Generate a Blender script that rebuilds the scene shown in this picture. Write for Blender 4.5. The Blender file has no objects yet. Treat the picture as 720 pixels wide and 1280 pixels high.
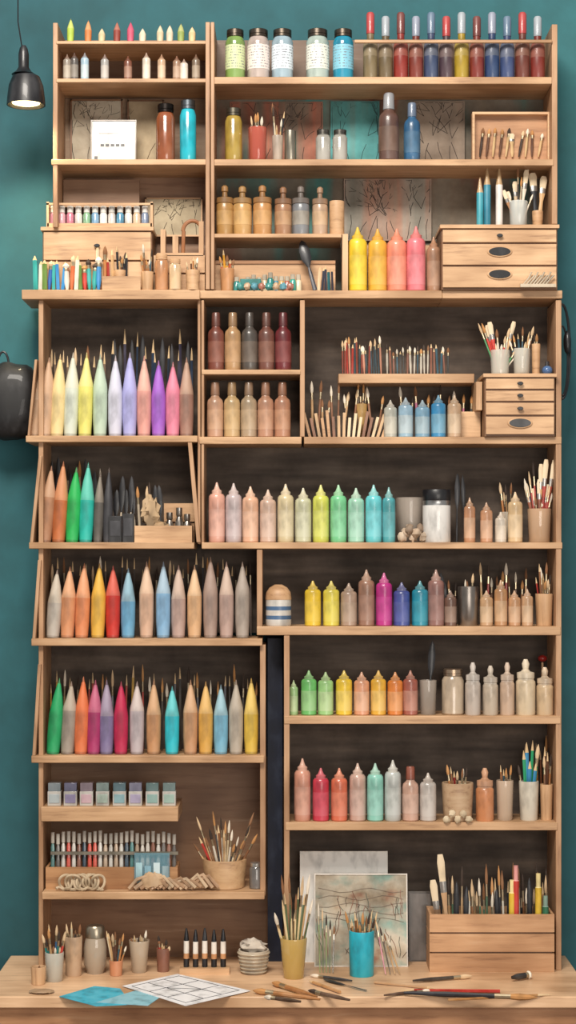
import bpy, math, random, colorsys
from mathutils import Vector, Matrix
from mathutils import noise as mn
random.seed(7)
R=random.random
S=0.002; D=4.5; HZ=700; ZC=0.75+(1213-HZ)*S
def WX(px,y=0): return (px-360)*S*(D+y)/D
def WZ(py,y=0): return ZC+(HZ-py)*S*(D+y)/D
def SZ(py): return ZC+(HZ-py)*S
def DK(px,py,h=0):
    k=(ZC-0.75-h)/S
    y=D*(k/(py-HZ)-1)
    return Vector((WX(px,y),y,0.75+h))
# ---------------- materials
def lin(c):
    if isinstance(c,str): c=tuple(int(c[i:i+2],16)/255 for i in (0,2,4))
    return tuple((v/12.92 if v<=0.04045 else ((v+0.055)/1.055)**2.4) for v in c)
def mixc(a,b,t):
    a=[int(a[i:i+2],16) for i in (0,2,4)];b=[int(b[i:i+2],16) for i in (0,2,4)]
    return '%02x%02x%02x'%tuple(int(p*(1-t)+q*t) for p,q in zip(a,b))
def sat(c,k=.98,v=.97):
    r=[int(c[i:i+2],16)/255 for i in (0,2,4)]
    h,s,vv=colorsys.rgb_to_hsv(*r); r=colorsys.hsv_to_rgb(h,min(1,s*k),min(1,vv*v))
    return '%02x%02x%02x'%tuple(int(x*255) for x in r)
MC={}
def new(name):
    m=bpy.data.materials.new(name); m.use_nodes=True
    nt=m.node_tree; b=nt.nodes['Principled BSDF']; return m,nt,b
def coords(nt,scale=(1,1,1),kind='Object'):
    tc=nt.nodes.new('ShaderNodeTexCoord'); mp=nt.nodes.new('ShaderNodeMapping')
    mp.inputs['Scale'].default_value=scale
    nt.links.new(tc.outputs[kind],mp.inputs['Vector']); return mp.outputs['Vector']
def noise(nt,vec,scale,detail=3,rough=.5):
    n=nt.nodes.new('ShaderNodeTexNoise'); n.inputs['Scale'].default_value=scale
    n.inputs['Detail'].default_value=detail; n.inputs['Roughness'].default_value=rough
    nt.links.new(vec,n.inputs['Vector']); return n.outputs['Fac']
def ramp(nt,fac,stops):
    r=nt.nodes.new('ShaderNodeValToRGB'); e=r.color_ramp.elements
    while len(e)<len(stops): e.new(.5)
    for k,(p,c) in enumerate(stops):
        e[k].position=p; e[k].color=(*lin(c),1)
    nt.links.new(fac,r.inputs['Fac']); return r.outputs['Color']
def mul(nt,a,b,f=1.0,mode='MULTIPLY'):
    m=nt.nodes.new('ShaderNodeMix'); m.data_type='RGBA'; m.blend_type=mode
    if hasattr(f,'links'): nt.links.new(f,m.inputs[0])
    else: m.inputs[0].default_value=f
    nt.links.new(a,m.inputs[6]); nt.links.new(b,m.inputs[7]); return m.outputs[2]
def pt(c,rough=.42,metal=0,coat=.15,emit=0):
    k=('p',c,rough,metal,coat,emit)
    if k in MC: return MC[k]
    m,nt,b=new('paint_'+c); s=sat(c)
    n=noise(nt,coords(nt,(1,1,.5)),30,3)
    col=ramp(nt,n,[(.3,mixc(s,'000000',.2)),(.5,s),(.72,mixc(s,'ffffff',.12))])
    nt.links.new(col,b.inputs['Base Color'])
    b.inputs['Roughness'].default_value=rough; b.inputs['Metallic'].default_value=metal
    b.inputs['Coat Weight'].default_value=coat
    if emit:
        b.inputs['Emission Color'].default_value=(*lin(c),1); b.inputs['Emission Strength'].default_value=emit
    MC[k]=m; return m
def wood(c='cfa37a',axis='x',rough=.5,dark=.2):
    k=('w',c,axis,rough,dark)
    if k in MC: return MC[k]
    m,nt,b=new('wood_'+c+axis)
    sc={'x':(1.2,14,14),'z':(14,14,1.2),'y':(14,1.2,14)}[axis]
    v=coords(nt,sc)
    n=noise(nt,v,5,6,.65); n2=noise(nt,coords(nt,(2,2,2)),3,2)
    col=ramp(nt,n,[(.28,mixc(c,'4a2814',dark+.2)),(.45,mixc(c,'6b3e20',dark*.5)),(.6,c),(.8,mixc(c,'fff0d8',.22))])
    col2=ramp(nt,n2,[(.3,'d0c6bc'),(.6,'ffffff')])
    nt.links.new(mul(nt,col,col2),b.inputs['Base Color'])
    bp=nt.nodes.new('ShaderNodeBump'); bp.inputs['Strength'].default_value=.12; bp.inputs['Distance'].default_value=.002
    nt.links.new(n,bp.inputs['Height']); nt.links.new(bp.outputs[0],b.inputs['Normal'])
    b.inputs['Roughness'].default_value=rough
    MC[k]=m; return m
def glass(c='dfe6e4',a=.35):
    k=('g',c,a)
    if k in MC: return MC[k]
    m,nt,b=new('glass_'+c)
    b.inputs['Base Color'].default_value=(*lin(c),1); b.inputs['Roughness'].default_value=.06
    b.inputs['Alpha'].default_value=a; b.inputs['Coat Weight'].default_value=.6
    MC[k]=m; return m
def label(c='f0ece0',ink='6a6a70'):
    k=('l',c,ink)
    if k in MC: return MC[k]
    m,nt,b=new('label_'+c)
    w=nt.nodes.new('ShaderNodeTexWave'); w.bands_direction='Z'; w.inputs['Scale'].default_value=45
    nt.links.new(coords(nt),w.inputs['Vector'])
    n=noise(nt,coords(nt,(6,6,1)),60,1)
    a=ramp(nt,w.outputs['Fac'],[(.72,'000000'),(.8,'ffffff')]); bb=ramp(nt,n,[(.5,'000000'),(.54,'ffffff')])
    x=mul(nt,a,bb)
    c1=nt.nodes.new('ShaderNodeRGB'); c1.outputs[0].default_value=(*lin(c),1)
    c2=nt.nodes.new('ShaderNodeRGB'); c2.outputs[0].default_value=(*lin(ink),1)
    nt.links.new(mul(nt,c1.outputs[0],c2.outputs[0],x,'MIX'),b.inputs['Base Color']); b.inputs['Roughness'].default_value=.5
    MC[k]=m; return m
def mottled(name,stops,scale=(3,3,1),sc=3,rough=.8,detail=3,g0='b8b2ac'):
    m,nt,b=new(name)
    n=noise(nt,coords(nt,scale),sc,detail,.5); col=ramp(nt,n,stops)
    g=ramp(nt,noise(nt,coords(nt,(1,1,1)),9,5,.6),[(.3,g0),(.65,'ffffff')])
    nt.links.new(mul(nt,col,g),b.inputs['Base Color']); b.inputs['Roughness'].default_value=rough
    return m
METAL=lambda c='b8b4ae':pt(c,.3,.9,0)
# ---------------- mesh builder
class MB:
    def __init__(s): s.v=[];s.f=[];s.m=[];s.mats=[]
    def mi(s,m):
        if m not in s.mats: s.mats.append(m)
        return s.mats.index(m)
    def box(s,x0,x1,y0,y1,z0,z1,mat,M=None):
        o=len(s.v)
        for z in (z0,z1):
            for x,y in ((x0,y0),(x1,y0),(x1,y1),(x0,y1)):
                p=Vector((x,y,z)); s.v.append(M@p if M else p)
        for q in ((0,3,2,1),(4,5,6,7),(0,1,5,4),(1,2,6,5),(2,3,7,6),(3,0,4,7)):
            s.f.append([o+i for i in q]); s.m.append(s.mi(mat))
    def prism(s,pts,y0,y1,mat):
        o=len(s.v);n=len(pts)
        for y in (y0,y1):
            for x,z in pts: s.v.append(Vector((x,y,z)))
        k=s.mi(mat)
        s.f.append([o+i for i in range(n)]); s.f.append([o+n+i for i in reversed(range(n))]); s.m+= [k,k]
        for i in range(n):
            j=(i+1)%n; s.f.append([o+i,o+n+i,o+n+j,o+j]); s.m.append(k)
    def spin(s,p0,p1,prof,mat,n=16,flat=1.0):
        p0=Vector(p0);p1=Vector(p1);a=p1-p0;L=a.length;a=a/L
        u=Vector((1,0,0)) if abs(a.x)<.9 else Vector((0,1,0))
        w=a.cross(u).normalized(); u=w.cross(a).normalized()
        o=len(s.v);cur=s.mi(mat)
        for q in prof:
            c=p0+a*(q[1]*L); r=max(q[0],1e-5)
            for i in range(n):
                t=2*math.pi*(i+.5)/n; s.v.append(c+u*(r*math.cos(t))+w*(r*flat*math.sin(t)))
        for j in range(len(prof)-1):
            if len(prof[j+1])>2: cur=s.mi(prof[j+1][2])
            for i in range(n):
                k=(i+1)%n
                s.f.append([o+j*n+i,o+j*n+k,o+(j+1)*n+k,o+(j+1)*n+i]); s.m.append(cur)
        s.f.append([o+i for i in reversed(range(n))]); s.m.append(s.mi(mat))
        s.f.append([o+(len(prof)-1)*n+i for i in range(n)]); s.m.append(cur)
    def path(s,pts,r,mat,n=8,closed=False):
        pts=[Vector(p) for p in pts];N=len(pts);o=len(s.v);k=s.mi(mat);pu=None
        for i,p in enumerate(pts):
            a=(pts[(i+1)%N]-pts[i-1]) if closed else (pts[min(i+1,N-1)]-pts[max(i-1,0)])
            a.normalize()
            if pu is None:
                pu=Vector((0,1,0)) if abs(a.y)<.9 else Vector((1,0,0))
            u=(pu-a*pu.dot(a)).normalized(); pu=u; w=a.cross(u)
            for q in range(n):
                t=2*math.pi*q/n; s.v.append(p+u*(r*math.cos(t))+w*(r*math.sin(t)))
        for i in range(N if closed else N-1):
            for q in range(n):
                a=o+i*n+q;b=o+i*n+(q+1)%n;j=(i+1)%N;c=o+j*n+(q+1)%n;d=o+j*n+q
                s.f.append([a,b,c,d]); s.m.append(k)
        if not closed:
            s.f.append([o+q for q in reversed(range(n))]);s.f.append([o+(N-1)*n+q for q in range(n)]);s.m+=[k,k]
    def blob(s,c,rx,ry,rz,mat,amp=.2,fr=3,n=14,p=1.0,seed=0):
        o=len(s.v);k=s.mi(mat);m=n//2+2
        sg=lambda v:math.copysign(abs(v)**p,v)
        for j in range(m+1):
            ph=math.pi*j/m
            for i in range(n):
                t=2*math.pi*i/n
                d=Vector((sg(math.sin(ph))*sg(math.cos(t)),sg(math.sin(ph))*sg(math.sin(t)),sg(-math.cos(ph))))
                g=1+amp*mn.noise(d*fr+Vector((seed,seed*2.1,0)))
                s.v.append(Vector(c)+Vector((d.x*rx,d.y*ry,d.z*rz))*g)
        for j in range(m):
            for i in range(n):
                q=(i+1)%n
                s.f.append([o+j*n+i,o+j*n+q,o+(j+1)*n+q,o+(j+1)*n+i]);s.m.append(k)
    def done(s,name,loc=(0,0,0),bevel=0,parent=None,smooth=35):
        loc=Vector(loc); me=bpy.data.meshes.new(name)
        me.from_pydata([tuple(v-loc) for v in s.v],[],s.f)
        for m in s.mats: me.materials.append(m)
        me.polygons.foreach_set('material_index',s.m)
        me.polygons.foreach_set('use_smooth',[True]*len(s.f))
        me.update(); me.validate()
        try: me.set_sharp_from_angle(angle=math.radians(smooth))
        except Exception: pass
        ob=bpy.data.objects.new(name,me); ob.location=loc
        bpy.context.scene.collection.objects.link(ob)
        if bevel:
            b=ob.modifiers.new('bevel','BEVEL'); b.width=bevel; b.segments=2; b.limit_method='ANGLE'
        if parent: ob.parent=parent
        return ob
def empty(name):
    e=bpy.data.objects.new(name,None); bpy.context.scene.collection.objects.link(e); return e
W=wood('c8a27c','x'); WV=wood('ba9472','z')
WL=wood('d6b088','x'); WLV=wood('d6b088','z'); WD=wood('7c5a40','x'); BLK=pt('16161a',.4)
# ---------------- room
mb=MB(); teal=mottled('teal_plaster',[(.25,'23545c'),(.55,'2b646c'),(.8,'357478')],(1,1,.7),1.2,.8,1,'e4e2e0')
mb.box(-2.5,2.5,.185,.3,0,4.2,teal); mb.done('wall_back')
mb=MB(); mb.box(-2.5,2.5,-5.5,.185,-.05,0,wood('7a5a42','x')); mb.done('floor')
mb=MB(); mb.box(-2.5,2.5,.17,.185,0,.1,pt('d8d4cc')); mb.done('baseboard_back')
# ---------------- shelving
shelf=empty('storage_shelf')
DP=.155
def board(x0,x1,y0,y1,mat=W,f=0,b=DP,name='board'):
    m=MB(); X=WX(x0); m.box(X,WX(x1),f,b,SZ(y1),SZ(y0),mat); return m.done(name,(X-R()*3,0,SZ(y1)-R()),bevel=.0015,parent=shelf)
def post(x0,x1,y0,y1,mat=WV,f=.002,b=DP): return board(x0,x1,y0,y1,mat,f,b,'upright')
post(66,72,28,284); post(257,262.5,28,362,WV,-.004);post(263.5,268,28,362,WV,-.004); post(690,697,30,280)
post(48,54,375,1213); post(695,702,375,1213)
post(247,250.5,375,680);post(251.5,255,375,680); post(375,381,375,546); post(321,328,687,785)
post(325,332,806,1120); post(355,362,794,1213)
L=[(70,258,51,55),(70,258,98,103),(64,259,199,206),(28,250,363,375),
(267,690,96,105),(267,692,199,207),(267,427,292,297),(248,553,363,373),(553,703,363,373),
(33,247,545,553),(252,376,462,468),(249,377,546,555),(380,702,546,555),(424,596,464,476),
(37,243,678,686),(252,703,678,686),(40,328,798,807),(321,701,783,794),(40,330,944,953),(355,701,895,905),
(357,697,1028,1038),(52,223,1008,1026),(55,331,1112,1121)]
for (a,b,c,d) in L:
    f=-.012 if a<60 else 0
    if (a,c)==(55,1112): f=-.036
    if (a,c)==(424,464): board(a,b,c,d,W,.06,DP); continue
    board(a,b,c,d,W,f)
board(443,690,50,54,W,-.004,.004,'rail')
def slant(x0,y0,x1,y1,w=4):
    m=MB(); m.prism([(WX(x0),SZ(y0)),(WX(x0+w),SZ(y0)),(WX(x1+w),SZ(y1)),(WX(x1),SZ(y1))][::-1],-.01,.12,WV); m.done('bracket',bevel=.001,parent=shelf)
slant(49,570,38,678); slant(235,553,246,678,5); slant(48,700,41,798); slant(48,830,41,944); slant(44,450,35,545,3)
dark=mottled('dark_wood_backboard',[(.3,'443a33'),(.6,'62564c'),(.85,'7a6a5c')],(1,1,9),4)
brown=wood('8a6a50','x')
def back(x0,x1,y0,y1,mat,name='backboard'):
    m=MB(); m.box(WX(x0),WX(x1),DP,.17,SZ(y1),SZ(y0),mat); m.done(name,(0,0,SZ(y1)),parent=shelf)
art1=mottled('painted_backboard',[(.26,'4a4642'),(.36,'508c86'),(.44,'7f786c'),(.55,'8d8070'),(.63,'a8644e'),(.7,'8c7a6c'),(.85,'5a5650')],(4.5,1,.8),1.5)
back(66,262,28,104,wood('7a604c','x')); back(66,262,104,200,wood('987e64','x')); back(66,262,200,363,wood('96745a','x'))
back(262,697,28,100,wood('6a5240','x')); back(262,697,100,203,art1); back(262,697,203,363,art1)
back(48,252,363,806,dark); back(252,702,363,794,dark)
back(48,332,806,954,dark); back(355,702,794,1213,dark); back(48,355,954,1213,brown)
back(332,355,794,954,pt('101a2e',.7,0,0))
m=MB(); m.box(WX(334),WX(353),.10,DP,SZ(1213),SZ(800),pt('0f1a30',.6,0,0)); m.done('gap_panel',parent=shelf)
# twig sketches
def twigs(m,px0,px1,py0,py1,y,ink,n=8,seed=1,r=.0006):
    rd=random.Random(seed); K=pt(ink,.8,0,0)
    def br(x,z,a,l,d):
        if d==0 or l<3: return
        pts=[]
        for i in range(4):
            pts.append((WX(x),y-r*.3,SZ(z))); x+=math.sin(a)*l/3; z-=math.cos(a)*l/3; a+=rd.uniform(-.25,.25)
            x=min(max(x,px0+2),px1-2); z=max(z,py0+2)
            x+=rd.uniform(-.05,.05)
        pts=[p for i,p in enumerate(pts) if i==0 or (Vector(p)-Vector(pts[i-1])).length>.001]
        if len(pts)>1: m.path(pts,r*(.5+d*.2),K,4)
        for k in range(2): br(x,z,a+rd.uniform(-.7,.7),l*rd.uniform(.55,.8),d-1)
    for i in range(n): br(px0+(px1-px0)*(i+.5)/n,py1-2,rd.uniform(-.3,.3),(py1-py0)*rd.uniform(.28,.42),4)
def print_panel(name,x0,x1,y0,y1,y,stops,ink,n,seed,fm=None,paperk=(2,1,1)):
    m=MB(); mt=mottled(name+'_paper',stops,paperk,3)
    m.box(WX(x0),WX(x1),y,y+.003,SZ(y1),SZ(y0),mt)
    if fm:
        for a in ((x0,x1,y0,y0+2),(x0,x1,y1-2,y1),(x0,x0+2,y0,y1),(x1-2,x1,y0,y1)): m.box(WX(a[0]),WX(a[1]),y-.002,y,SZ(a[3]),SZ(a[2]),fm)
    twigs(m,x0,x1,y0,y1,y,ink,n,seed); m.done(name,(WX(x0)-seed,y,SZ(y1)))
PG=[(.3,'9c9484'),(.55,'bcb29e'),(.8,'ccc2b0')]
print_panel('botanical_print',80,147,107,197,.135,PG,'4a4034',5,3,WD)
print_panel('botanical_print',153,200,107,197,.14,[(.3,'ac9c80'),(.6,'c8b494'),(.8,'d4c4a4')],'6a5640',3,4,WD)
print_panel('botanical_print',176,250,234,284,.13,[(.3,'ac9c84'),(.6,'c8ba9c'),(.8,'b4bc98')],'5a5040',5,5,WL)
print_panel('botanical_print',432,545,208,288,.145,[(.3,'84867c'),(.45,'a49c90'),(.58,'b48c78'),(.7,'8ca090'),(.85,'8a8078')],'3a3430',9,6,None,(4,1,.4))
print_panel('botanical_print',522,588,108,197,.145,[(.3,'7a6e64'),(.6,'9c8c7c'),(.8,'aa8474')],'3a302a',6,7,None,(4,1,.4))
print_panel('botanical_print',285,405,108,197,.15,[(.3,'6c5e54'),(.42,'8a7868'),(.52,'b4705a'),(.62,'907c6c'),(.72,'5c9c94')],'4a4038',7,8,None,(5,1,.4))
print_panel('teal_print',415,478,108,197,.145,[(.3,'3c8c94'),(.5,'5ca4a4'),(.65,'7c8c84'),(.85,'8a7c70')],'3a5a5c',4,9,None,(5,1,.3))
# =============== generic items
def bottle(px,base,top,w,c,kind='n',cap=None,lab=None,y=.035,name='paint_bottle'):
    x=WX(px,y); z0=SZ(base); z1=WZ(top,y); r=w*S/2*1.03
    B=pt(c,.36,0,.3); C=pt(cap or mixc(c,'d8c8b8',.35),.4,0,.3); Lb=pt(lab or mixc(c,'f4e6d0',.3),.55)
    m=MB()
    if kind=='n':
        pr=[(r*.9,0),(r,.02),(r,.1),(r*1.01,.101,Lb),(r*1.01,.55),(r,.551,B),(r,.73),(r*.96,.77),(r*.78,.805),(r*.6,.81,C),(r*.62,.86),(r*.38,.885),(r*.2,.95),(r*.1,1)]
    elif kind=='f':
        pr=[(r*.9,0),(r,.02),(r,.14),(r*1.02,.141,Lb),(r*1.02,.5),(r,.501,B),(r,.62),(r*.9,.68),(r*.55,.73),(r*.5,.76),(r*.56,.765,C),(r*.52,.98),(r*.45,1)]
    elif kind=='t':
        pr=[(r*.9,0),(r,.02),(r,.34),(r,.341,Lb),(r,.5),(r*.85,.56),(r*.5,.6,B),(r*.5,.68),(r*.56,.685,C),(r*.56,.97),(r*.4,1)]
    elif kind=='j': # lidded jar with stopper
        pr=[(r*.94,0),(r,.03),(r,.2),(r*1.015,.201,Lb),(r*1.015,.48),(r,.481,B),(r,.6),(r*.92,.63),(r*1.0,.64,C),(r*1.0,.74),(r*.92,.75),(r*.34,.755),(r*.3,.86),(r*.42,.88),(r*.4,.97),(r*.2,1)]
    elif kind=='w':
        pr=[(r*.94,0),(r,.03),(r,.56),(r*.98,.6),(r*.85,.63),(r*.85,.66,C),(r*.9,.665),(r*.9,.76),(r*.5,.78),(r*.3,.82),(r*.4,.92),(r*.2,1)]
    m.spin((x,y,z0),(x,y,z1),pr,B,20); return m.done(name,(x,y,z0))
def jar(px,base,top,w,c,lid='4a4038',lab=None,y=.04,name='paint_jar'):
    x=WX(px,y); z0=SZ(base); z1=WZ(top,y); r=w*S/2
    B=pt(c,.2,0,.8); Lm=METAL(lid) if lid!='wood' else WL
    m=MB(); pr=[(r*.88,0),(r,.03),(r,.2)]
    if lab: pr+=[(r*1.015,.2,label(lab)),(r*1.015,.68),(r,.681,B)]
    pr+=[(r,.75),(r*.85,.82),(r*.78,.85),(r*.86,.855,Lm),(r*.86,.9),(r*.82,.905),(r*.86,.91),(r*.86,.99),(r*.8,1)]
    m.spin((x,y,z0),(x,y,z1),pr,B,24); return m.done(name,(x,y,z0))
def pencil(px,base,top,w,c,lean=0,y=.03,name='jumbo_crayon'):
    x=WX(px,y); z0=SZ(base)+.0005; z1=WZ(top,y); r=w*S/2*.99
    B=pt(c,.6,0,0); K=pt(mixc(c,'f0dcc0',.28),.6,0,0); T=pt(mixc(c,'6a4a38',.4),.5); Cf=pt(mixc(c,'2a1c14',.2),.5)
    m=MB(); a=.5+.1*R(); q=random.choice([0,1,1])
    e=K if q else B
    pr=[(r*.84,0,Cf),(r*.88,.03,Cf),(r*.98,.22,B),(r,a,B),(r*.94,a+.05,e),(r*(.60+.06*R()),.76,e),(r*.3,.9,e),(r*.2,.93,e),(r*.18,.932,T),(r*.04,1,T)]
    m.spin((x,y,z0),(x+lean*S,y+.01,z1),pr,Cf,12); return m.done(name,(x,y,z0),smooth=32)
BR=['8a5a36','c9a070','2a2a2e','a03028','3a5a68','d8c8a8','5a3a28','b87840']
def brush(m,p0,p1,c=None,r=.0028,kind=None):
    c=c or random.choice(BR); kind=kind or random.choice('bbbp')
    H=pt(c,.35)
    if kind=='b':
        bc=random.choice(['d8b890','3a2c22','8a5c3a','e8dcc8','c08850'])
        m.spin(p0,p1,[(r*.5,0),(r,.3),(r*.9,.68),(r*.95,.69,METAL('c8b898')),(r*.95,.8),(r*1.05,.81,pt(bc,.8,0,0)),(r*1.3,.87),(r*.9,.94),(r*.15,1)],H,8)
    elif kind=='w':
        m.spin(p0,p1,[(r*.6,0),(r*1.2,.2),(r,.5),(r*1.8,.66),(r*1.8,.67,METAL()),(r*1.9,.76),(r*1.8,.77,pt('e4cfae',.8,0,0)),(r*2.2,.93),(r*1.5,1)],H,10,.5)
    elif kind=='p':
        m.spin(p0,p1,[(r,0),(r,.86),(r,.861,pt('e0c090',.6)),(r*.35,.97),(r*.1,1)],H,6)
    elif kind=='k':
        m.spin(p0,p1,[(r,0),(r*.8,.35),(r*.5,.45),(r*.5,.46,pt('1c1c20')),(r*2.2,.62),(r*2.4,.8),(r*1.3,.95),(r*.1,1)],H,10,.3)
def cup(px,base,ctop,w,c,tops=(),n=0,spread=14,y=.045,name='brush_cup',mat=None,z0=None,taper=.88,tlo=None,thi=None,cols=None,kinds=None,rr=.0026):
    x=WX(px,y); z0=SZ(base) if z0 is None else z0; z1=WZ(ctop,y); r=w*S/2; M=mat or pt(c,.45)
    H=z1-z0; m=MB()
    pr=[(r*taper*.95,0),(r*taper,.02),(r,.97),(r*.98,1),(r*.88,1),(r*.86,.97),(r*taper*.82,.12),(r*.02,.1)]
    m.spin((x,y,z0),(x,y,z1),pr,M,20)
    for i in range(n):
        t=(i+.5)/n*2-1; b=(t*r*.55,(R()-.5)*r*.8)
        top=tlo+(thi-tlo)*R(); ty=y+(R()-.5)*.02
        e=Vector((WX(px+t*spread+(R()-.5)*4,ty),ty,WZ(top,ty)))
        brush(m,(x+b[0]*.5,y+b[1]*.5,z0+H*.13),e,random.choice(cols) if cols else None,rr*(.8+.5*R()),random.choice(kinds) if kinds else None)
    return m.done(name,(x,y,z0))
def stickrow(name,x0,x1,n,base,lo,hi,y,cols=None,kinds='bp',r=.002,z0=None,jit=3):
    m=MB()
    for i in range(n):
        px=x0+(x1-x0)*(i+.5)/n; t=lo+(hi-lo)*R()
        brush(m,(WX(px,y),y,(SZ(base) if z0 is None else z0)+.001),(WX(px+(R()-.5)*jit*2,y),y+.008,WZ(t,y)),random.choice(cols) if cols else None,r*(.8+.5*R()),random.choice(kinds))
    return m.done(name)
def crate(x0,x1,yt,base,f=-.005,b=.1,slats=2,mat=None,z0=None):
    m=MB(); M=mat or WL; z0=SZ(base) if z0 is None else z0; z1=WZ(yt,f); X0=WX(x0,f);X1=WX(x1,f);t=.006
    h=(z1-z0)/slats
    for i in range(slats):
        a=z0+i*h+(.0022 if i else 0); c=z0+(i+1)*h-.0022
        m.box(X0,X1,f,f+t,a,c,M); m.box(X0,X1,b-t,b,a,c,M)
        m.box(X0,X0+t,f+t,b-t,a,c,M); m.box(X1-t,X1,f+t,b-t,a,c,M)
    m.box(X0+t,X1-t,f+t,b-t,z0,z0+.005,M)
    m.box(X0+t,X1-t,f+t,f+t+.002,z0+.005,z1-.004,WD)
    return m
def drawers(name,x0,x1,yt,base,rows,f=-.012,b=.13,hand='oval'):
    e=MB(); X0=WX(x0,f);X1=WX(x1,f);z0=SZ(base);z1=WZ(yt,f)
    e.box(X0,X1,f+.006,b,z0,z1-.004,wood('7a5638','x')); e.box(X0-.004,X1+.004,f-.004,b+.002,z1-.009,z1,WL)
    H=z1-z0-.013
    acc=z0+.003
    for fr in rows:
        h=H*fr; a=X0+.003;w=X1-X0-.006
        e.box(a,a+w,f,f+.01,acc+.0025,acc+h-.0025,WL)
        cx=a+w/2;cz=acc+h/2
        if hand=='oval' and h>.046:
            zz=cz+h*.12
            e.spin((cx,f+.0005,zz),(cx,f-.0035,zz),[(.029,0),(.032,.5),(.029,1)],WL,28,.44)
            e.spin((cx,f-.003,zz),(cx,f-.0045,zz),[(.027,0),(.027,1)],BLK,28,.4)
        else:
            e.spin((cx,f,cz),(cx,f-.01,cz),[(.004,0),(.004,.4),(.008,.6),(.007,1)],BLK,14,.6)
        acc+=h
    return e.done(name,(X0,f,z0),bevel=.0008)
def frame(name,x0,x1,yt,base,y,mat,fm,z0=None,lean=.02,t=.004,fw=.004):
    z0=SZ(base) if z0 is None else z0; X0=WX(x0,y);X1=WX(x1,y);z1=WZ(yt,y+lean)
    M=Matrix.Translation((0,y,z0))@Matrix.Rotation(-math.atan2(lean,z1-z0),4,'X')
    h=math.hypot(z1-z0,lean); m=MB()
    m.box(X0+fw,X1-fw,.001,t,fw,h-fw,mat,M)
    for a in ((X0,X1,0,fw),(X0,X1,h-fw,h),(X0,X0+fw,fw,h-fw),(X1-fw,X1,fw,h-fw)):
        m.box(a[0],a[1],-.001,t,a[2],a[3],fm,M)
    return m,(X0,y,z0),M,(X0,X1,h)
# =============== UPPER LEFT
for x,t,c in [(88,22,'a8c048'),(110,24,'c87840'),(127,34,'c8b890'),(146,26,'8a3c30'),(163,26,'c0506a'),(178,34,'d8c8b0'),(200,30,'c8b898'),(212,30,'d0c0a8'),(226,28,'8c9c50'),(240,32,'d8b888')]:
    pencil(x,51,t,9,c,0,.02,'crayon')
for x,t,c in [(84,68,'988c80'),(93,66,'5a5450'),(106,66,'a8c4d4'),(131,68,'a8a4a0'),(160,70,'7a4a38'),(183,66,'d8ccbc'),(202,68,'c8a888'),(221,70,'9a7860'),(230,74,'d8ccc0'),(245,68,'7c6a58')]:
    bottle(x,98,t,10,c,'n',cap=mixc(c,'5a3020',.4),y=.02,name='small_paint_bottle')
m,l,M,(X0,X1,h)=frame('x',113,170,150,199,.07,pt('f0ece4',.6),pt('8a8074'),lean=.012,fw=.003)
for i in range(5):
    cx=X0+.025+i*.013; m.box(cx,cx+.009,-.0005,.001,h*.42,h*.42+.006,BLK,M)
m.box(X0+.02,X0+.07,-.0003,.001,h*.7,h*.7+.0015,pt('9a9690'),M)
m.box(X0+.01,X0+.018,-.0003,.001,h*.12,h*.2,pt('4a4640'),M)
m.done('text_card_frame',l)
jar(207,199,131,24,'8e4c2c','2a2422',y=.04); jar(235,199,126,21,'1cb0c4','6a7278',y=.04)
m=MB(); m.box(WX(73),WX(170),.10,.108,SZ(250),SZ(214),wood('94745a','x')); m.box(WX(73),WX(170),.09,.10,SZ(250),SZ(247),WL); m.done('wooden_panel')
drawers('drawer_box',53,190,284,363,(.5,.5),f=.02,hand='k')
mm=MB(); zt=WZ(284,.02)
cols=['c88a98','d4a0a8','c8788a','e0d8d0','8cb890','78a0c0','e8e4dc','d8d0c8','5a98b8','e0dcd4','d8b898','7888a0']
for i,c in enumerate(cols):
    x=WX(67+i*10.4,.05); mm.spin((x,.05,zt+.003),(x,.05,zt+.058),[(.0098,0),(.0098,.6),(.007,.7),(.008,.71,pt('d8d4cc')),(.008,.98),(.007,1)],pt(c,.25,0,.6),12)
mm.box(WX(59,.03),WX(190,.03),.03,.07,zt,zt+.003,WL); mm.box(WX(59,.03),WX(190,.03),.030,.033,zt+.003,zt+.012,WL)
for a in (58,188): mm.box(WX(a,.03),WX(a+3,.03),.03,.07,zt+.003,zt+.066,WLV)
mm.box(WX(58,.03),WX(191,.03),.03,.033,zt+.058,zt+.063,WL)
mm.done('bottle_rack')
stickrow('crayon_bundle',42,126,15,363,316,336,-.002,['3a8ac8','c83a30','d8a040','38a8a0','e8dccc','6a8a40','2a5aa8','d86a38'],'pb',.0055)
stickrow('paintbrush_bundle',118,160,8,363,296,328,.008,None,'bp',.0035)
m=MB(); m.box(WX(128),WX(176),-.010,-.006,SZ(363),SZ(346),WL); m.box(WX(128),WX(176),-.006,.006,SZ(363),SZ(361),WL); m.done('wooden_tray')
cup(150,363,338,15,'c89868',n=4,tlo=305,thi=325,spread=8,y=.012,mat=WL)
cup(184,363,340,16,'c89868',n=5,tlo=300,thi=325,spread=9,y=.004,mat=WLV)
jar(202,363,318,17,'c08a60','wood',y=.015,name='wooden_pot'); jar(219,363,324,15,'d8b890','wood',y=.0,name='wooden_pot')
crate(192,256,318,363,.035,.1,2).done('wooden_crate')
m=MB()
m.box(WX(196,.03),WX(254,.03),.035,.1,SZ(318)+.002,SZ(313),WL)
m.box(WX(200,.03),WX(206,.03),.05,.09,SZ(313),SZ(282),WLV); m.box(WX(215,.03),WX(222,.03),.05,.09,SZ(313),SZ(290),WLV); m.box(WX(248,.03),WX(254,.03),.05,.06,SZ(313),SZ(272),WLV)
m.path([(WX(228+12*(1-math.cos(t)),.03),.055,SZ(284-13*math.sin(t))) for t in [i*math.pi/12 for i in range(13)]],.005,pt('9a6038'),8)
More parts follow.
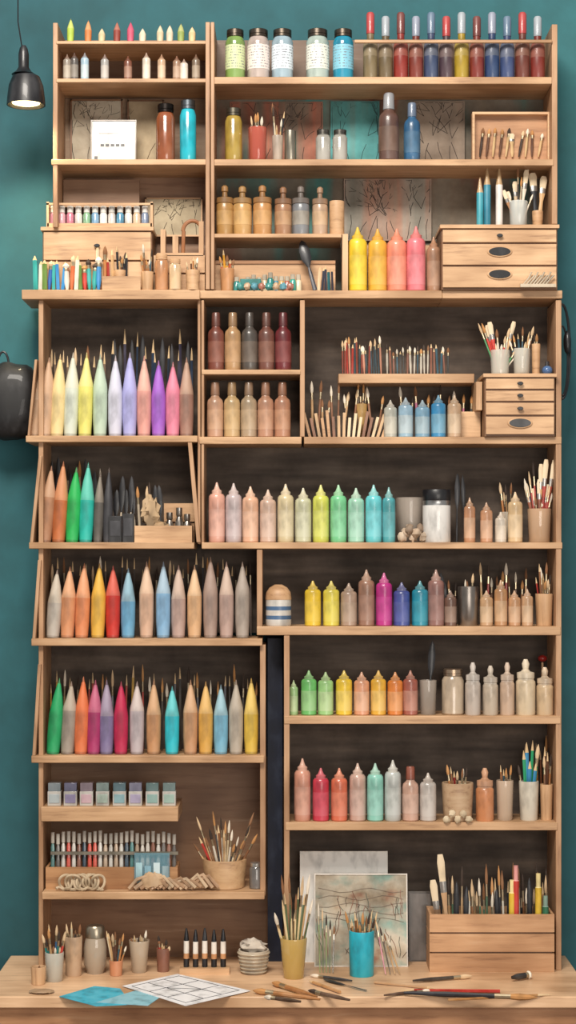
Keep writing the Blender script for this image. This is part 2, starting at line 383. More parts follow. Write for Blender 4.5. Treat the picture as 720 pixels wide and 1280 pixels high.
m.path([(WX(228),.055,SZ(284)),(WX(227),.055,SZ(314))],.005,pt('9a6038'),8)
m.done('wooden_stand')
cup(241,363,338,18,'b8906a',n=5,tlo=318,thi=332,spread=9,y=.0,mat=WL)
# =============== UPPER RIGHT
for x,w,c,lb in [(294,25,'7c9c50','c4d0a0'),(323,28,'b8a8a0','dcd0c8'),(353,27,'98b0bc','d0dce4'),(397,29,'a8b8b0','dcdcd0'),(429,26,'1a88a8','7cb8cc')]:
    jar(x,96,38,w,c,'5a5248',lb,y=.04)
tc=['7a6a4c','6a5a40','8c2c24','7a3428','3a4868','4a3840','a88c28','7a2c24','2a4068','3a4a74','6a3428','7a2c24']
for i,c in enumerate(tc):
    bottle(463+i*19,96,16+5*(i%2),18,c,'t',cap=['a83838','98a0a8','6a3430','8890a0','5a7088'][i%5],lab=mixc(c,'b8a890',.3),y=.03,name='pigment_bottle')
jar(292,199,136,22,'a88c3c','6a6458',y=.04)
cup(322,199,160,24,'a06050',n=9,tlo=140,thi=158,spread=10,mat=glass('b85c4c',.7),cols=['a83a30','c8604a','e0a888'])
cup(347,199,170,14,'b0a090',n=5,tlo=126,thi=160,spread=10)
cup(363,199,164,15,'a8a89c',mat=METAL('a8a090'),taper=1)
for x in (404,425): jar(x,199,163,19,'a8a49c','7a7670',y=.05,name='metal_tin')
bottle(486,199,117,25,'5a4038','f',cap='8a8c90',lab='6a5044',name='glass_bottle'); bottle(515,199,129,20,'2c5c84','f',cap='5a6a80',lab='406888',name='glass_bottle')
m=MB(); X0,X1=WX(590,.06),WX(687,.06); z0=SZ(199);z1=WZ(141,.06)
m.box(X0,X1,.07,.08,z0,z1,wood('b48864','x'))
for a in ((X0,X1,z0,z0+.006),(X0,X1,z1-.006,z1),(X0,X0+.006,z0+.006,z1-.006),(X1-.006,X1,z0+.006,z1-.006)): m.box(a[0],a[1],.05,.07,a[2],a[3],WL)
for i in range(10):
    x=X0+.020+i*.0165; brush(m,(x,.064,z0+.02),(x+.016*(R()-.2),.064,z0+.078+.022*R()),random.choice(['5a3a28','3a2a22','c8a878']),.0036,random.choice('bwb'))
m.done('brush_display_box')
for x,t,w,c,k in [(281,232,21,'a87c44','j'),(303,233,23,'c09458','j'),(328,232,23,'bc8850','j'),(354,234,21,'a07454','j'),(376,233,21,'7a7c80','j'),(400,234,19,'b8987c','j')]:
    bottle(x,292,t,w,c,k,cap=mixc(c,'6a4a30',.35),lab=mixc(c,'e8c890',.25),y=.03,name='lidded_pigment_jar')
cup(421,292,252,19,'c08858',y=.03,mat=WL,name='wooden_pot',taper=1)
m=MB(); m.box(WX(268),WX(420),.06,.066,SZ(363),SZ(322),WL); m.box(WX(268),WX(420),.056,.06,SZ(325),SZ(321),wood('b88a62','x')); m.done('wooden_panel')
m=MB()
for i in range(12):
    x=296+i*7; c=['2a8a84','4a90a8','c8a060','b86a58','38a090','e0d0b0'][i%6]
    m.spin((WX(x,.02),.02+.012*(i%2),SZ(363)),(WX(x,.02),.02+.012*(i%2),SZ(347-8*R())),[(.009,0),(.0085,.6),(.006,.7),(.0066,.71,pt('b8ac98')),(.006,1)],pt(c,.3,0,.5),10)
for i in range(8): m.blob((WX(300+i*9),.0,SZ(358)),.009,.007,.009,pt(['3a8a84','b89878','5a98a8','a86a58'][i%4],.4),.4,3,10,seed=i)
m.done('paint_pots')
m=MB(); m.box(WX(300),WX(326),.006,.013,SZ(363),SZ(348),pt('2e7c78')); m.done('teal_tin',bevel=.002)
cup(284,363,336,18,'c89060',n=5,tlo=312,thi=325,spread=10,y=.03,cols=['e0a030','c8603a'])
m=MB(); brush(m,(WX(394),.01,SZ(362)),(WX(377),.03,SZ(298)),'2a2a30',.006,'k'); m.done('palette_knife')
stickrow('crayon_bundle',396,418,5,363,332,342,.02,['2a6a70','c83a30','e8c8a0','3a3a48'],'p',.0035)
for x,t,w,c in [(447,284,23,'e8c830'),(472,286,23,'e0a838'),(496,286,24,'e8886c'),(520,283,23,'e0747c'),(542,296,17,'a87c60')]:
    bottle(x,363,t,w,c,'n',cap=mixc(c,'a87858',.25),lab=mixc(c,'ffffff',.1),y=.03)
m=MB(); m.box(WX(428),WX(435),.004,.08,SZ(363),SZ(292),WLV); m.box(WX(435),WX(549),.075,.08,SZ(363),SZ(300),WL); m.done('bottle_stand')
drawers('drawer_box',552,697,281,363,(.38,.38,.24),f=-.015,b=.14)
ob1=WZ(281,-.015)
for x,t,c in [(600,222,'3a98a8'),(609,208,'2c7c94'),(624,208,'e0d8d0')]:
    m=MB(); m.spin((WX(x,.04),.04,ob1),(WX(x,.04),.04,WZ(t,.04)),[(.009,0),(.009,.7),(.006,.8,pt('b89870')),(.002,1)],pt(c),12); m.done('marker_pen')
cup(648,281,252,24,'a8a098',n=11,tlo=172,thi=245,spread=20,z0=ob1,mat=glass('d8dcd8',.5),kinds='bbw',cols=['c8b090','e0d4c0','4a4038','a87850'])
cup(672,281,264,14,'c89c74',n=2,tlo=210,thi=225,spread=16,z0=ob1,mat=WL,kinds='w',rr=.004)
m=MB()
for i in range(8):
    a=WX(655+i*4,-.03); m.path([(a,-.024,SZ(357)),(a+.012,-.025,SZ(350)),(a+.02,-.024,SZ(342+4*(i%2)))],.0022,pt('b8a890'),6)
m.box(WX(650,-.02),WX(694,-.02),-.030,-.0195,SZ(361),SZ(357),pt('c8b8a0')); m.done('wire_hook_rack')
# =============== jumbo crayons
def crow(base,items,w=18.8,y=.03):
    for x,t,c,*l in items: pencil(x,base,t,w,c,l[0] if l else 0,y)
DKC=['28384e','2a3444','2a2a30','3a3648','4a3c34']
crow(545,[(43,462,'b49070',8),(56,446,'c4a080',5),(71,442,'e4cc90',4),(88,440,'ccd4c4',3),(106,440,'e0d870',2),(125,442,'b8ccb4',0),(144,444,'ccccdc',0),(162,440,'a8a8dc',0),(180,444,'d8988c',0),(198,450,'9c5cc4',0),(216,452,'dc8098',0),(233,446,'9c7464',0)])
stickrow('paintbrush_bundle',135,243,17,545,408,440,.1,DKC[:4],'pk',.003)
stickrow('paintbrush_bundle',58,135,10,545,430,446,.1,['5a4a40','8a7460'],'pb',.003)
for x,c in [(270,'784034'),(291,'b48c60'),(312,'4e4842'),(333,'704438'),(354,'6a242a')]: bottle(x,462,391,20,c,'f',cap=mixc(c,'1a1210',.3),lab=mixc(c,'c8a080',.2))
for x,c in [(269,'bc9074'),(290,'c0a070'),(311,'a89074'),(332,'b48468'),(353,'b07c60')]: bottle(x,546,478,20,c,'f',cap=mixc(c,'4a3020',.45),lab=mixc(c,'e8c8a0',.2))
stickrow('paintbrush_bundle',427,478,17,464,418,432,.075,['a83a30','8a4030','3a4a50','c88a70'],'bp',.0026,jit=2)
stickrow('paintbrush_bundle',482,562,19,464,428,440,.075,['4a4844','c8c0b0','8a5a48','3a5a68'],'bp',.0026,jit=2)
m=MB()
for i in range(16):
    x=WX(388+i*6,.04)
    M=Matrix.Translation((x,.04,SZ(546)))@Matrix.Rotation(math.radians(-14+i*2.2),4,'Y')
    m.box(-.004,.003,0,.03,.002,.05+.02*R(),random.choice([WL,pt('c8a478'),pt('e0c8a0'),pt('8a5c40')]),M)
m.done('color_swatch_cards')
stickrow('paintbrush_bundle',388,475,14,546,470,500,.09,['8a5c40','5a4a40','c8a070'],'b',.0028,jit=8)
cup(452,546,505,14,'c8a060',n=3,tlo=478,thi=492,spread=8,y=.1)
for x,t,w,c in [(488,500,16,'b0b0a4'),(507,497,18,'90b0c4'),(528,500,18,'749cb4'),(548,494,18,'3484b4'),(568,494,17,'c0a080')]: bottle(x,546,t,w,c,'n')
stickrow('paintbrush_bundle',500,592,10,546,478,495,.1,['b86a88','4a4844','c8c0b0'],'b',.003,jit=5)
m=MB(); m.box(WX(577),WX(604),.06,.13,SZ(546),SZ(512),WL); m.box(WX(596,0),WX(604),.02,.13,SZ(512),SZ(476),WLV); m.done('wooden_block',bevel=.001)
drawers('drawer_box',606,694,467,546,(.34,.24,.21,.21),f=-.015,b=.14)
ob2=WZ(467,-.015)
cup(625,467,438,25,'c8b8a0',n=12,tlo=398,thi=440,spread=28,z0=ob2,mat=glass('d8d4c8',.55),cols=['c83a30','3a8a50','e0d4c0','c8a070','2a3a58'],kinds='bbw')
cup(652,467,436,22,'c8b090',n=9,tlo=405,thi=432,spread=18,z0=ob2,mat=glass('d8d4c8',.55),kinds='bbp')
cup(670,467,430,11,'d0a070',n=2,tlo=410,thi=420,spread=4,z0=ob2,mat=WL,kinds='b')
m=MB(); m.blob((WX(684,.04),.04,ob2+.013),.014,.014,.013,pt('4a6a98',.2),0,1); m.spin((WX(684,.04),.04,ob2+.024),(WX(684,.04),.04,ob2+.036),[(.006,0),(.005,1)],BLK,10); m.done('ink_bottle')
# Row H
crow(678,[(56,582,'a87858',8),(73,576,'bc6838',6),(90,584,'1cac50',5),(107,578,'20b4a4',3)])
pencil(122,678,590,13,'5a5650',3); pencil(134,678,584,12,'3c3c40',2)
stickrow('paintbrush_bundle',55,130,12,678,566,590,.1,['3a3a40','5a4a40','2a4a58'],'kb',.0026)
m=MB()
for a,b,t in ((136,153,645),(153,168,642)):
    m.box(WX(a),WX(b)-.002,.0,.03,SZ(678),SZ(t),pt('2a2a2c',.4)); m.box(WX(a)+.003,WX(b)-.005,-.001,.0,SZ(670),SZ(t+6),pt('3c3c40'))
m.done('black_storage_box',bevel=.0015)
stickrow('paintbrush_bundle',140,205,10,678,585,612,.07,['3a3a40','8a5a40','c8b8a0','a86050'],'bk',.003,jit=5)
crate(168,240,656,678,.0,.06,1).done('wooden_tray')
m=MB(); m.blob((WX(191,.08),.03,SZ(642)),.022,.014,.038,pt('b89c78',.8,0,0),.7,3.5,18,seed=3); m.blob((WX(200,.08),.03,SZ(662)),.028,.014,.02,pt('b0906c',.8,0,0),.6,3,16,seed=6); m.done('crumpled_cloth')
crate(205,243,628,678,.07,.13,2).done('wooden_crate')
m=MB()
for i,(a,b) in enumerate(((212,640),(224,634),(234,642))): m.spin((WX(a,.045),.045,SZ(672)),(WX(a,.045),.045,SZ(b)),[(.01,0),(.011,.5),(.006,.7),(.008,.75),(.008,1)],METAL('9a948c'),12)
m.done('ink_bottles')
for x,t,c in [(271,603,'d8a08c'),(292,604,'bcacac'),(313,608,'dcac8c'),(335,612,'ccac98'),(357,605,'d0c098'),(379,610,'c4c4a4'),(401,606,'ccd058'),(423,606,'74c890'),(445,610,'9cd0b8'),(467,606,'64c8d0'),(486,609,'4ca0a8')]:
    bottle(x,678,t,20 if x<480 else 16,c,'n',lab=mixc(c,'ffffff',.12))
m=MB()
for i in range(7): m.blob((WX(502+i*4.6,.04),.03+.012*(i%2),SZ(671-(i%3)*5)),.011,.010,.012,pt(['c8b49c','b8a088','8a7460'][i%3],.7,0,0),.5,3,10,seed=i)
m.done('pebble_pile')
cup(512,678,622,36,'a09890',y=.1,mat=glass('b8aca0',.4),name='glass_jar')
m=MB(); x=WX(546,.04); r=.0355; m.spin((x,.045,SZ(678)),(x,.045,WZ(612,.04)),[(r*.96,0),(r,.02),(r,.70),(r*.98,.72,METAL('a8a8a8')),(r*.98,.79),(r*1.0,.8,BLK),(r,.98),(r*.95,1)],pt('dcdad6',.25,0,.5),28); m.done('white_canister')
stickrow('paintbrush_bundle',566,586,2,678,590,596,.09,['1c1c20'],'k',.0025)
for x,t,w,c in [(587,622,14,'bc8864'),(608,628,15,'c4906c'),(644,615,18,'d4b488'),(626,640,14,'ccc0b0')]: bottle(x,678,t,w,c,'n')
cup(674,678,636,30,'c09878',n=14,tlo=574,thi=625,spread=20,mat=glass('caa888',.7),kinds='bbw',cols=['a83a30','c8a070','8a4a30','e0c8a0'])
cup(636,678,640,26,'c8b8a0',n=6,tlo=600,thi=625,spread=14,y=.1,mat=glass('d0c8b8',.5))
# Row I
crow(798,[(66,712,'b4aca0',5),(84,708,'d08c60',3),(102,704,'d88454',3),(122,704,'dcac40',2),(141,707,'c42c20',0),(160,710,'64a0c4',0),(183,702,'d0a88c',0),(204,702,'80acd0',0),(223,706,'b4988c',0),(243,706,'d4a87c',0),(263,696,'a0887c',0),(283,702,'b4988c',0),(303,702,'a4988c',0)])
stickrow('paintbrush_bundle',60,318,30,798,690,712,.1,['4a4440','6a5a50','8a7a6a','3a3a40'],'pb',.0026)
m=MB(); x=WX(348,.04); r=.0325
m.spin((x,.045,SZ(783)),(x,.045,SZ(750)),[(r*.95,0),(r,.04),(r,.25),(r,.251,pt('4a6a90')),(r,.4),(r,.401,pt('d0ccc4')),(r,.6),(r,.601,pt('4a6a90')),(r,.75),(r,.751,pt('d0ccc4')),(r,1)],pt('d0ccc4'),24)
m.spin((x,.045,SZ(750)),(x,.045,SZ(731)),[(r*1.02,0),(r*1.02,.15),(r*.95,.5),(r*.7,.8),(r*.3,1)],WL,24); m.done('striped_pot')
for x,t,c in [(391,726,'e0bc30'),(414,726,'d8c848'),(436,729,'a88c78'),(458,712,'946c58'),(480,716,'b82c80'),(502,728,'404c94'),(525,726,'2088a0'),(545,712,'8c645c')]:
    bottle(x,783,t,20,c,'n',lab=mixc(c,'ffffff',.08))
stickrow('paintbrush_bundle',538,570,7,783,710,728,.08,None,'kb',.0022)
cup(585,783,733,26,'98948c',mat=METAL('989088'),n=3,tlo=715,thi=728,spread=8,name='metal_can',taper=.96)
bottle(563,783,738,15,'6a4c40','n')
for x,t,w,c in [(608,738,16,'c09870'),(626,725,16,'b8885c'),(643,738,15,'c09068'),(659,736,14,'c09874')]: bottle(x,783,t,w,c,'n')
cup(680,783,742,22,'c09470',n=10,tlo=698,thi=730,spread=10,mat=WLV,kinds='bbp')
stickrow('paintbrush_bundle',600,660,10,783,702,732,.1,None,'b',.003)
# Row J
crow(944,[(66,848,'1c9c5c',8),(84,852,'988c80',5),(101,846,'d87040',3),(117,850,'a83064',2),(133,850,'7c7098',0),(151,852,'b82048',0),(171,852,'b8acb0',0),(192,850,'c08c60',0),(215,858,'28bccc',0),(238,850,'c09068',0),(257,852,'d4a048',0),(276,856,'74b0cc',0),(295,850,'b0a494',0),(314,848,'d8b444',0)])
stickrow('paintbrush_bundle',60,322,34,944,830,856,.1,['4a4440','8a7050','c8a050','a84a40','6a6a70'],'pb',.0026)
for x,t,w,c in [(367,850,11,'98bc80'),(386,838,19,'68b864'),(407,840,19,'98c880'),(430,838,20,'e4c030'),(452,840,19,'d89874'),(473,838,19,'e0ac38'),(494,840,19,'d87c34'),(513,838,18,'a05848')]: bottle(x,895,t,w,c,'n')
cup(535,895,850,22,'888078',n=0,mat=glass('a89c90',.6))
m=MB(); brush(m,(WX(536,.045),.045,SZ(888)),(WX(541,.045),.05,WZ(801,.045)),'2a2a2c',.004,'k'); m.done('feather_quill')
jar(566,895,836,28,'bca890','b8a088',y=.05,name='ceramic_jar')
for x,t,w,c in [(591,828,19,'bcb0a4'),(613,832,19,'bcac98'),(634,828,18,'c4a890'),(657,824,24,'d4c0a0'),(681,834,21,'ccb08c')]: bottle(x,895,t,w,c,'w',cap=mixc(c,'ffffff',.2))
m=MB(); m.blob((WX(678,.1),.1,WZ(823,.1)),.012,.012,.009,pt('b82c28',.3),0); m.spin((WX(678,.1),.1,SZ(895)),(WX(678,.1),.1,WZ(828,.1)),[(.003,0),(.003,1)],WLV,8); m.done('red_stamp')
# Row K right
for x,t,c in [(378,948,'cc9078'),(401,960,'c43448'),(424,960,'d46c4c'),(447,954,'c4a090'),(469,954,'88c8b8'),(491,950,'b8bcb8'),(513,958,'c8a08c'),(535,966,'c0b8b0')]:
    bottle(x,1028,t,20,c,'n' if x!=513 else 'f',lab=mixc(c,'ffffff',.12),cap=('8a4a38' if x==513 else None))
cup(572,1028,978,40,'c8ac8c',mat=wood('c4a888','x'),n=7,tlo=955,thi=970,spread=16,name='wicker_basket',taper=.9)
m=MB()
for i in range(5): m.blob((WX(558+i*7,0),-.004,SZ(1024-(i%2)*7)),.009,.006,.009,pt('ccb898',.7,0,0),.4,3,10,seed=i)
m.done('seashells')
bottle(606,1028,960,22,'c88458','w'); cup(631,1028,975,22,'d8d4c8',n=6,tlo=955,thi=968,spread=8,mat=glass('d8c0a8',.6))
cup(661,1028,976,25,'d4ccbc',n=7,tlo=920,thi=965,spread=14,cols=['2c9c68','d8c038','3a8ab8','2c9c68'],kinds='pb',rr=.004)
cup(683,1028,980,16,'c8a078',n=4,tlo=925,thi=950,spread=6,mat=WLV)
stickrow('paintbrush_bundle',655,690,7,1028,915,950,.11,['8a5030','b87840'],'bp',.003)
# Row K left
for i,x in enumerate([69,89,109,129,150,170,191,212]):
    m=MB(); c=['b8c4c4','9c90b8','d8b0b8','c4d8c8','8cb8c0','b4a8c8','88b0a8','a8c8b8'][i]; xx=WX(x,.03); z=SZ(1008); h=.058; r=.0165
    m.box(xx-r,xx+r,.01,.045,z,z+h*.62,pt('b8b4ac',.3,0,.5)); m.box(xx-r*.94,xx+r*.94,.012,.043,z+h*.62,z+h*.98,pt(mixc(c,'303840',.55),.2,0,.6))
    m.box(xx-r*.8,xx+r*.8,.0085,.01,z+h*.12,z+h*.5,pt(mixc(c,'505860',.2))); m.done('watercolor_pan',bevel=.0012)
crate(57,222,1083,1112,.004,.1,1,wood('b88a60','x')).done('wooden_crate')
m=MB()
for i in range(24):
    x=WX(66+i*6.6,.03); c=['c8c4bc','8a5a48','c84a38','3a4a58','5a8a88','e0d8cc','6a6460','b8a088'][int(R()*8)]
    m.spin((x,.03,SZ(1106)),(x,.03,WZ(1038+5*R(),.03)),[(.0052,0),(.0052,.7),(.003,.78),(.0046,.79,pt('b8b0a4')),(.0046,1)],pt(c,.25,0,.5),10)
m.box(WX(62),WX(222),.018,.022,SZ(1070),SZ(1066),METAL('b0a898')); m.done('tube_rack')
m=MB(); m.box(WX(168),WX(212),-.004,.0,SZ(1104),SZ(1066),glass('6fa0b0',.4))
for i in range(4): m.box(WX(170+i*11),WX(178+i*11),-.006,-.004,SZ(1101),SZ(1078+i%2*4),pt(['a8ccd4','88b4c4','c8dce0','90a8b0'][i]))
m.done('plastic_case')
cup(281,1112,1073,56,'c8a884',n=24,tlo=1014,thi=1065,spread=42,mat=wood('c4a078','x'),taper=.9,y=.04,cols=['b83a30','e0c8a0','c8a070','8a5a38','3a3a3c','d8ccb8'],kinds='bbbp',name='brush_bowl')
jar(320,1112,1078,17,'6a6460','d8d4cc',y=.02)
RP=pt('c0aa8c',.8,0,0)
m=MB(); yr=-.018
for k in range(8):
    cx=82+k*5.5
    m.path([(WX(cx,yr)+.016*math.cos(t)+(k%2)*.004,yr+.010*math.sin(t*2+k)*.6,SZ(1112)+.022+.018*math.sin(t)) for t in [i*2*math.pi/22 for i in range(22)]],.0034,RP,7,True)
m.path([(WX(70+i*3.3,yr),yr+.006*math.sin(i),SZ(1112)+.006+.003*math.sin(i*1.7)) for i in range(19)],.0036,RP,7)
m.done('rope_coil')
m=MB()
for k in range(12):
    x0=166+k*7
    m.path([(WX(x0-4),-.016,SZ(1112)+.005),(WX(x0+6),-.012,SZ(1106-6*R())+.004),(WX(x0+18),-.014,SZ(1100-8*R())),(WX(x0+30),-.018,SZ(1108)+.002*R())],.004+.002*R(),pt(random.choice(['c0a080','a88464','ccb090']),.7,0,0),7)
m.blob((WX(192),-.012,SZ(1100)),.03,.012,.02,pt('bc9c78',.8,0,0),.6,3,16,seed=9)
m.done('driftwood_bundle')
# =============== DESK
desk=empty('desk')
DW=wood('e6c09a','x',.4,.12)
m=MB(); m.box(-.72,.72,-.27,.17,.722,.75,DW); m.done('desk_top',bevel=.003,parent=desk)
m=MB(); m.box(-.70,.70,-.25,-.23,.62,.7215,wood('b88a64','x')); m.done('apron',bevel=.002,parent=desk)
for x in (-.68,.62):
    for y in (-.229,.1):
        m=MB(); m.box(x,x+.06,y,y+.06,0,.7215,WV); m.done('leg',bevel=.002,parent=desk)
def dcup(px,bpy_,ctop,w,c,**k):
    p=DK(px,bpy_); return cup(px,0,ctop,w*(D+p.y)/D,c,y=p.y,z0=.75,**k)
dcup(48,1230,1208,19,'c8936c',n=1,tlo=1206,thi=1207,spread=2,mat=WLV,name='wooden_pot')
dcup(68,1226,1190,24,'b8b0a4',n=11,tlo=1150,thi=1185,spread=16,mat=glass('c8c4b8',.75),cols=['c83a30','3a6a98','c8a070','2a2a30','2c7c78'],taper=.85)
dcup(92,1219,1170,22,'d0b090',n=8,tlo=1148,thi=1168,spread=11,mat=pt('c4a484'),taper=.9)
p=DK(119,1216); x=p.x
m=MB(); r=.029; m.spin((x,p.y,.75),(x,p.y,.75+.118),[(r*.7,0),(r*.75,.05),(r,.2),(r,.55),(r*.9,.68),(r*.8,.75),(r*.84,.76,METAL('b0a490')),(r*.84,.95),(r*.7,1)],glass('b8a894',.75),22)
m.spin((x,p.y,.753),(x,p.y,.82),[(r*.6,0),(r*.9,.3),(r*.9,1)],pt('b09478'),16); m.done('glass_jar')
dcup(145,1219,1200,17,'c8845c',n=7,tlo=1155,thi=1190,spread=14,name='clay_pot')
dcup(174,1215,1175,26,'c8b098',n=6,tlo=1160,thi=1172,spread=10,mat=glass('c8b49c',.7),taper=.7)
dcup(204,1214,1185,17,'8a5a48',n=6,tlo=1168,thi=1184,spread=9,cols=['c83a30','2a2a30','c8a070'])
m=MB(); p=DK(256,1216); y=p.y
m.box(WX(225,y),WX(287,y),y-.02,y+.015,.75,.765,WL)
for i in range(5):
    x=WX(233+i*11.5,y); m.spin((x,y,.765),(x,y,WZ(1160+3*R(),y)),[(.0072,0),(.0072,.22),(.0072,.221,pt('c89060')),(.0072,.36),(.007,.361,pt('e8e0d4')),(.0068,.68),(.0068,.681,BLK),(.005,.85),(.002,1)],BLK,12)
m.done('brush_stand')
p=DK(317,1216)
m=MB(); x,y=p.x,p.y; r=.038
m.spin((x,y,.75),(x,y,.75+.058),[(r*.7,0),(r*.75,.03),(r*.95,.6),(r,.95),(r,1),(r*.9,1),(r*.7,.2)],pt('c8bca8',.6),24)
for h in range(6): m.path([(x+(r*(.78+.04*h)+.001)*math.cos(t),y+(r*(.78+.04*h)+.001)*math.sin(t),.756+h*.009) for t in [i*2*math.pi/20 for i in range(20)]],.003,pt('b8a890',.7),6,True)
m.blob((x,y,.815),.03,.025,.018,pt('c4b8a8',.8),.6,3,16,seed=5); m.done('wicker_basket')
dcup(367,1222,1172,34,'b89c50',n=18,tlo=1088,thi=1165,spread=26,mat=glass('c8a860',.75),taper=.75,cols=['c8a070','8a6a40','e0c898','5a6a48'],kinds='bbp',rr=.003)
m,l,M,_=frame('x',375,485,1064,1213,.09,pt('f0eee8',.7,0,0),pt('f4f0e8',.7,0,0),z0=.75,lean=.02,fw=.002); m.done('blank_canvas',l)
cm=mottled('sketch_canvas',[(.22,'5aa0a4'),(.36,'9cb8ac'),(.48,'cfc6b4'),(.62,'c4b49c'),(.72,'b08068'),(.85,'988c80')],(2.2,1,3),5,.8,5,'9a948c')
m,l,M,(X0,X1,h)=frame('x',393,510,1092,1213,.04,cm,pt('dcd4c8'),z0=.75,lean=.03,fw=.003)
rd=random.Random(11)
for i in range(44):
    a=X0+.012+(X1-X0-.024)*rd.random(); z=rd.uniform(.02,.15); hh=rd.uniform(.02,.07); dx=rd.uniform(-.004,.004)
    pts=[M@Vector((a+.002*math.sin(k*1.7+i)+k*dx,-.0002,z+hh*k/4)) for k in range(5)]
    m.path(pts,.0006,pt(rd.choice(['5a4a40','8a5a48','4a5a50','a06a58']),.8,0,0),4)
for i in range(5): 
    zc=h*(.5+i*.08)
    m.path([M@Vector((X0+.01+(X1-X0-.02)*k/8,-.0001,zc+.006*math.sin(k*1.3+i*2))) for k in range(9)],.0005,pt('8a7a6c',.8,0,0),4)
m.done('sketch_canvas',l)
dcup(452,1219,1163,32,'20b0c8',n=14,tlo=1136,thi=1158,spread=20,cols=['c8a070','a87848','d8b088','7a5030'],kinds='pb',taper=.95)
m=MB()
for i in range(4): brush(m,DK(482+i*6,1218,.003),Vector((WX(470+i*5,.02),.028,WZ(1150+i*8,.03))),random.choice(['d88a98','5a5040','c8a070']),.002,'b')
m.done('paintbrush_bundle')
m=MB()
for i in range(5): brush(m,DK(400+i*4,1216,.003),Vector((WX(398+i*5,.02),.028,WZ(1128+i*7,.03))),random.choice(['6a7a50','5a5040','8a9a60']),.002,'b')
m.done('paintbrush_bundle')
m,l,M,_=frame('x',511,540,1114,1213,.10,pt('6a605a'),pt('4a4038'),z0=.75,lean=.02); m.done('dark_picture_frame',l)
crate(537,693,1142,1213,-.02,.09,3,wood('cca078','x'),z0=.75).done('wooden_crate')
m=MB()
for i in range(38):
    px=552+i*3.6; yy=.02+.04*R(); t=1120-42*R() if i>6 else 1110-20*R()
    brush(m,(WX(px,yy),yy,.756),(WX(px+(R()-.5)*8,yy),yy+.01,WZ(t,yy)),random.choice(['2a2a30','e0d8c8','8a5a38','3a4a58','c8a070','4a6a50']),.003,random.choice('bbpbk'))
for px,t,c in [(550,1068,'c8a078'),(541,1100,'8a6a50')]: brush(m,(WX(px+14,.02),.02,.756),(WX(px,.02),.02,WZ(t,.02)),c,.0045,'w')
for px,t,c in [(640,1100,'e0b838'),(673,1092,'e0b838'),(645,1082,'c83a30'),(682,1120,'3a7a58')]:
    m.spin((WX(px,.01),.01,.756),(WX(px,.01),.012,WZ(t,.01)),[(.008,0),(.008,.85),(.006,.86,pt(mixc(c,'ffffff',.5))),(.006,1)],pt(c),12)
m.done('brush_assortment')
def sheet(pts,mat,h=.001,z=.75):
    q=[DK(a,b,0) for a,b in pts]; m=MB(); o=len(m.v)
    for hh in (z,z+h):
        for v in q: m.v.append(Vector((v.x,v.y,hh)))
    k=m.mi(mat); n=len(q)
    m.f.append(list(range(n)));m.f.append([n+i for i in range(n)][::-1]);m.m+=[k,k]
    for i in range(n): j=(i+1)%n; m.f.append([i,n+i,n+j,j]);m.m.append(k)
    return m,q
m,q=sheet([(74,1246),(118,1233),(150,1236),(165,1256),(120,1258)],pt('38b4d0',.6)); m.done('cyan_paper')
m,q=sheet([(120,1254),(180,1236),(205,1244),(185,1258)],pt('8ac4d4',.6),z=.7512); m.done('blue_paper')
m,q=sheet([(153,1234),(222,1219),(313,1240),(232,1259)],pt('f2f2f4',.6),z=.7524)
def lerp(a,b,t): return a+(b-a)*t
Z=Vector((0,0,.7538-.75))
for t in (.08,.36,.64,.92):
    for A,B,C,E in ((q[0],q[1],q[3],q[2]),(q[1],q[2],q[0],q[3])):
        a=lerp(A,B,t);b=lerp(C,E,t); a2=lerp(a,b,.08);b2=lerp(a,b,.92)
        m.path([a2+Z,b2+Z],.0006,pt('3a3a40'),5)
m.path([lerp(lerp(q[0],q[1],.36),lerp(q[3],q[2],.36),.36)+Z,lerp(lerp(q[0],q[1],.64),lerp(q[3],q[2],.64),.64)+Z],.0006,pt('3a3a40'),5)
m.done('drawing_sheet')
def lying(a,b,c,kind='b',r=.004,name='paintbrush'):
    m=MB(); h=r*1.3+(.004 if kind=='w' else 0); brush(m,DK(*a,h),DK(*b,h),c,r,kind); m.done(name)
lying((400,1249),(316,1238),'b07848','b',.006); lying((376,1252),(330,1246),'4a3424','b',.005)
lying((396,1246),(340,1228),'a87040','b',.006); lying((437,1250),(385,1238),'6a5040','b',.005)
lying((440,1226),(388,1219),'3a3a3c','b',.004); lying((458,1238),(404,1224),'2a2a2c','k',.003)
lying((425,1240),(386,1226),'c09060','p',.004)
lying((505,1241),(672,1247),'2a2a30','b',.0065); lying((625,1239),(500,1238),'b02820','p',.004)
lying((516,1226),(590,1220),'3a3028','b',.005); lying((468,1228),(545,1236),'b89068','p',.003)
lying((640,1222),(664,1218),'2a2624','b',.008); lying((560,1250),(690,1243),'b07c48','p',.003); lying((480,1244),(540,1238),'5a4030','b',.004)
m=MB(); p=DK(52,1241); m.blob((p.x,p.y,.754),.03,.022,.0035,pt('a88868',.7),.2,3); m.done('wood_disc')
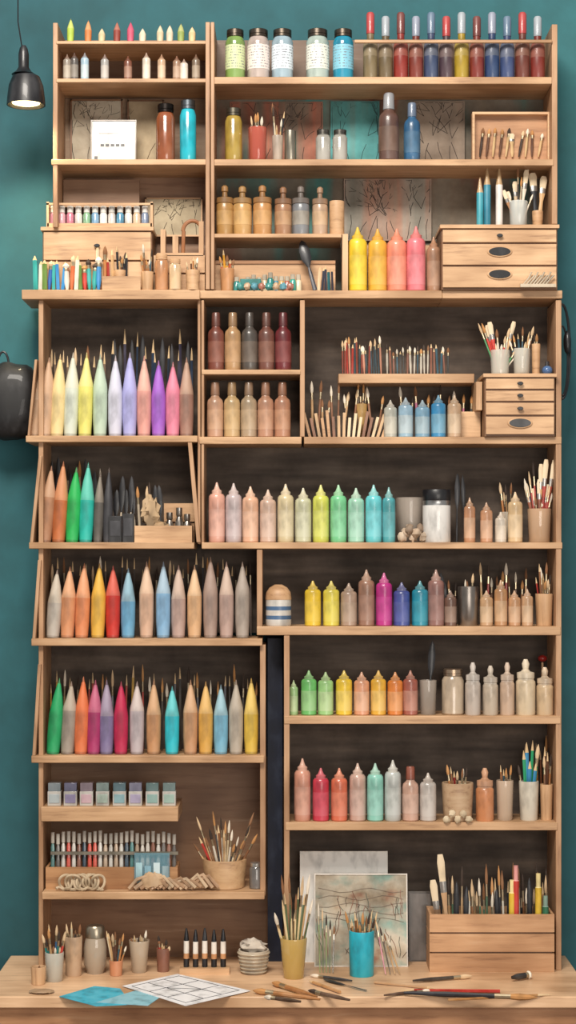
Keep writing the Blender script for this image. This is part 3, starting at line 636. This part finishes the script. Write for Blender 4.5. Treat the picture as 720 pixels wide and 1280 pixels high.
# =============== LAMP
m=MB(); y=-.02
m.path([(WX(23),y,4.2),(WX(24),y,SZ(30)),(WX(29),y,SZ(62))],.0018,BLK,6)
m.spin((WX(31),y,SZ(60)),(WX(31),y,SZ(96)),[(.006,0),(.010,.1),(.013,.3),(.013,.75),(.02,.9),(.03,1)],BLK,20)
R0=.047
m.spin((WX(34),y,SZ(94)),(WX(34),y,SZ(134)),[(.018,0),(.034,.12),(.043,.4),(R0,.8),(R0+.001,1),(R0-.002,1),(.041,.5),(.03,.2),(.01,.15)],BLK,32)
m.spin((WX(34),y,SZ(106)),(WX(34),y,SZ(133)),[(.012,0),(.02,.3),(.036,.85),(.034,.95),(.015,1)],pt('ffdf9c',.4,0,0,7),24)
m.done('pendant_lamp')
def light(kind,name,loc,energy,col,size=None,target=None,**k):
    l=bpy.data.lights.new(name,kind); l.energy=energy; l.color=col
    o=bpy.data.objects.new(name,l); o.location=loc; bpy.context.scene.collection.objects.link(o)
    if kind=='AREA': l.shape='RECTANGLE'; l.size=size[0]; l.size_y=size[1]
    if target: o.rotation_euler=(Vector(target)-Vector(loc)).to_track_quat('-Z','Y').to_euler()
    for a,b in k.items(): setattr(l,a,b)
    return o
light('SPOT','lamp_spot',(WX(34),y,SZ(138)),10,(1,.8,.5),target=(WX(34),.05,0),spot_size=2.2,shadow_soft_size=.03,spot_blend=.8)
m=MB(); m.blob((WX(6),.1,SZ(498)),.078,.06,.098,pt('141416',.6),.08,2,28,.75)
m.path([(WX(-4+6*math.cos(t)*1.2),.1,SZ(452-18*math.sin(t))) for t in [i*math.pi/10 for i in range(11)]],.003,BLK,8)
m.done('black_bag')
m=MB()
m.path([(WX(707+10*math.sin(t)),.06,SZ(436-60*math.cos(t))) for t in [i*2*math.pi/32 for i in range(32)]],.0035,BLK,8,True)
m.path([(WX(707+7*math.sin(t)),.055,SZ(448-44*math.cos(t))) for t in [i*2*math.pi/32 for i in range(32)]],.0025,BLK,8,True)
m.blob((WX(713),.05,SZ(425)),.010,.014,.03,BLK,0); m.done('hanging_headphones')
# lights
light('AREA','key_light',(-.5,-2.9,4.7),195,(1,.93,.84),(1.6,1.0),(0,0,1.8))
light('AREA','desk_fill_light',(.9,-3.6,1.7),42,(1,.92,.83),(1.6,1.6),(0,0,1.15))
w=bpy.data.worlds.new('world'); bpy.context.scene.world=w; w.use_nodes=True
w.node_tree.nodes['Background'].inputs[0].default_value=(1,.97,.93,1); w.node_tree.nodes['Background'].inputs[1].default_value=.42
c=bpy.data.cameras.new('camera'); co=bpy.data.objects.new('camera',c); bpy.context.scene.collection.objects.link(co)
co.location=(0,-D,ZC); co.rotation_euler=(math.pi/2,0,0); c.sensor_fit='VERTICAL'; c.sensor_height=36; c.lens=36*D/(1280*S); c.shift_y=60/1280
bpy.context.scene.camera=co
bpy.context.scene.view_settings.view_transform='Standard'
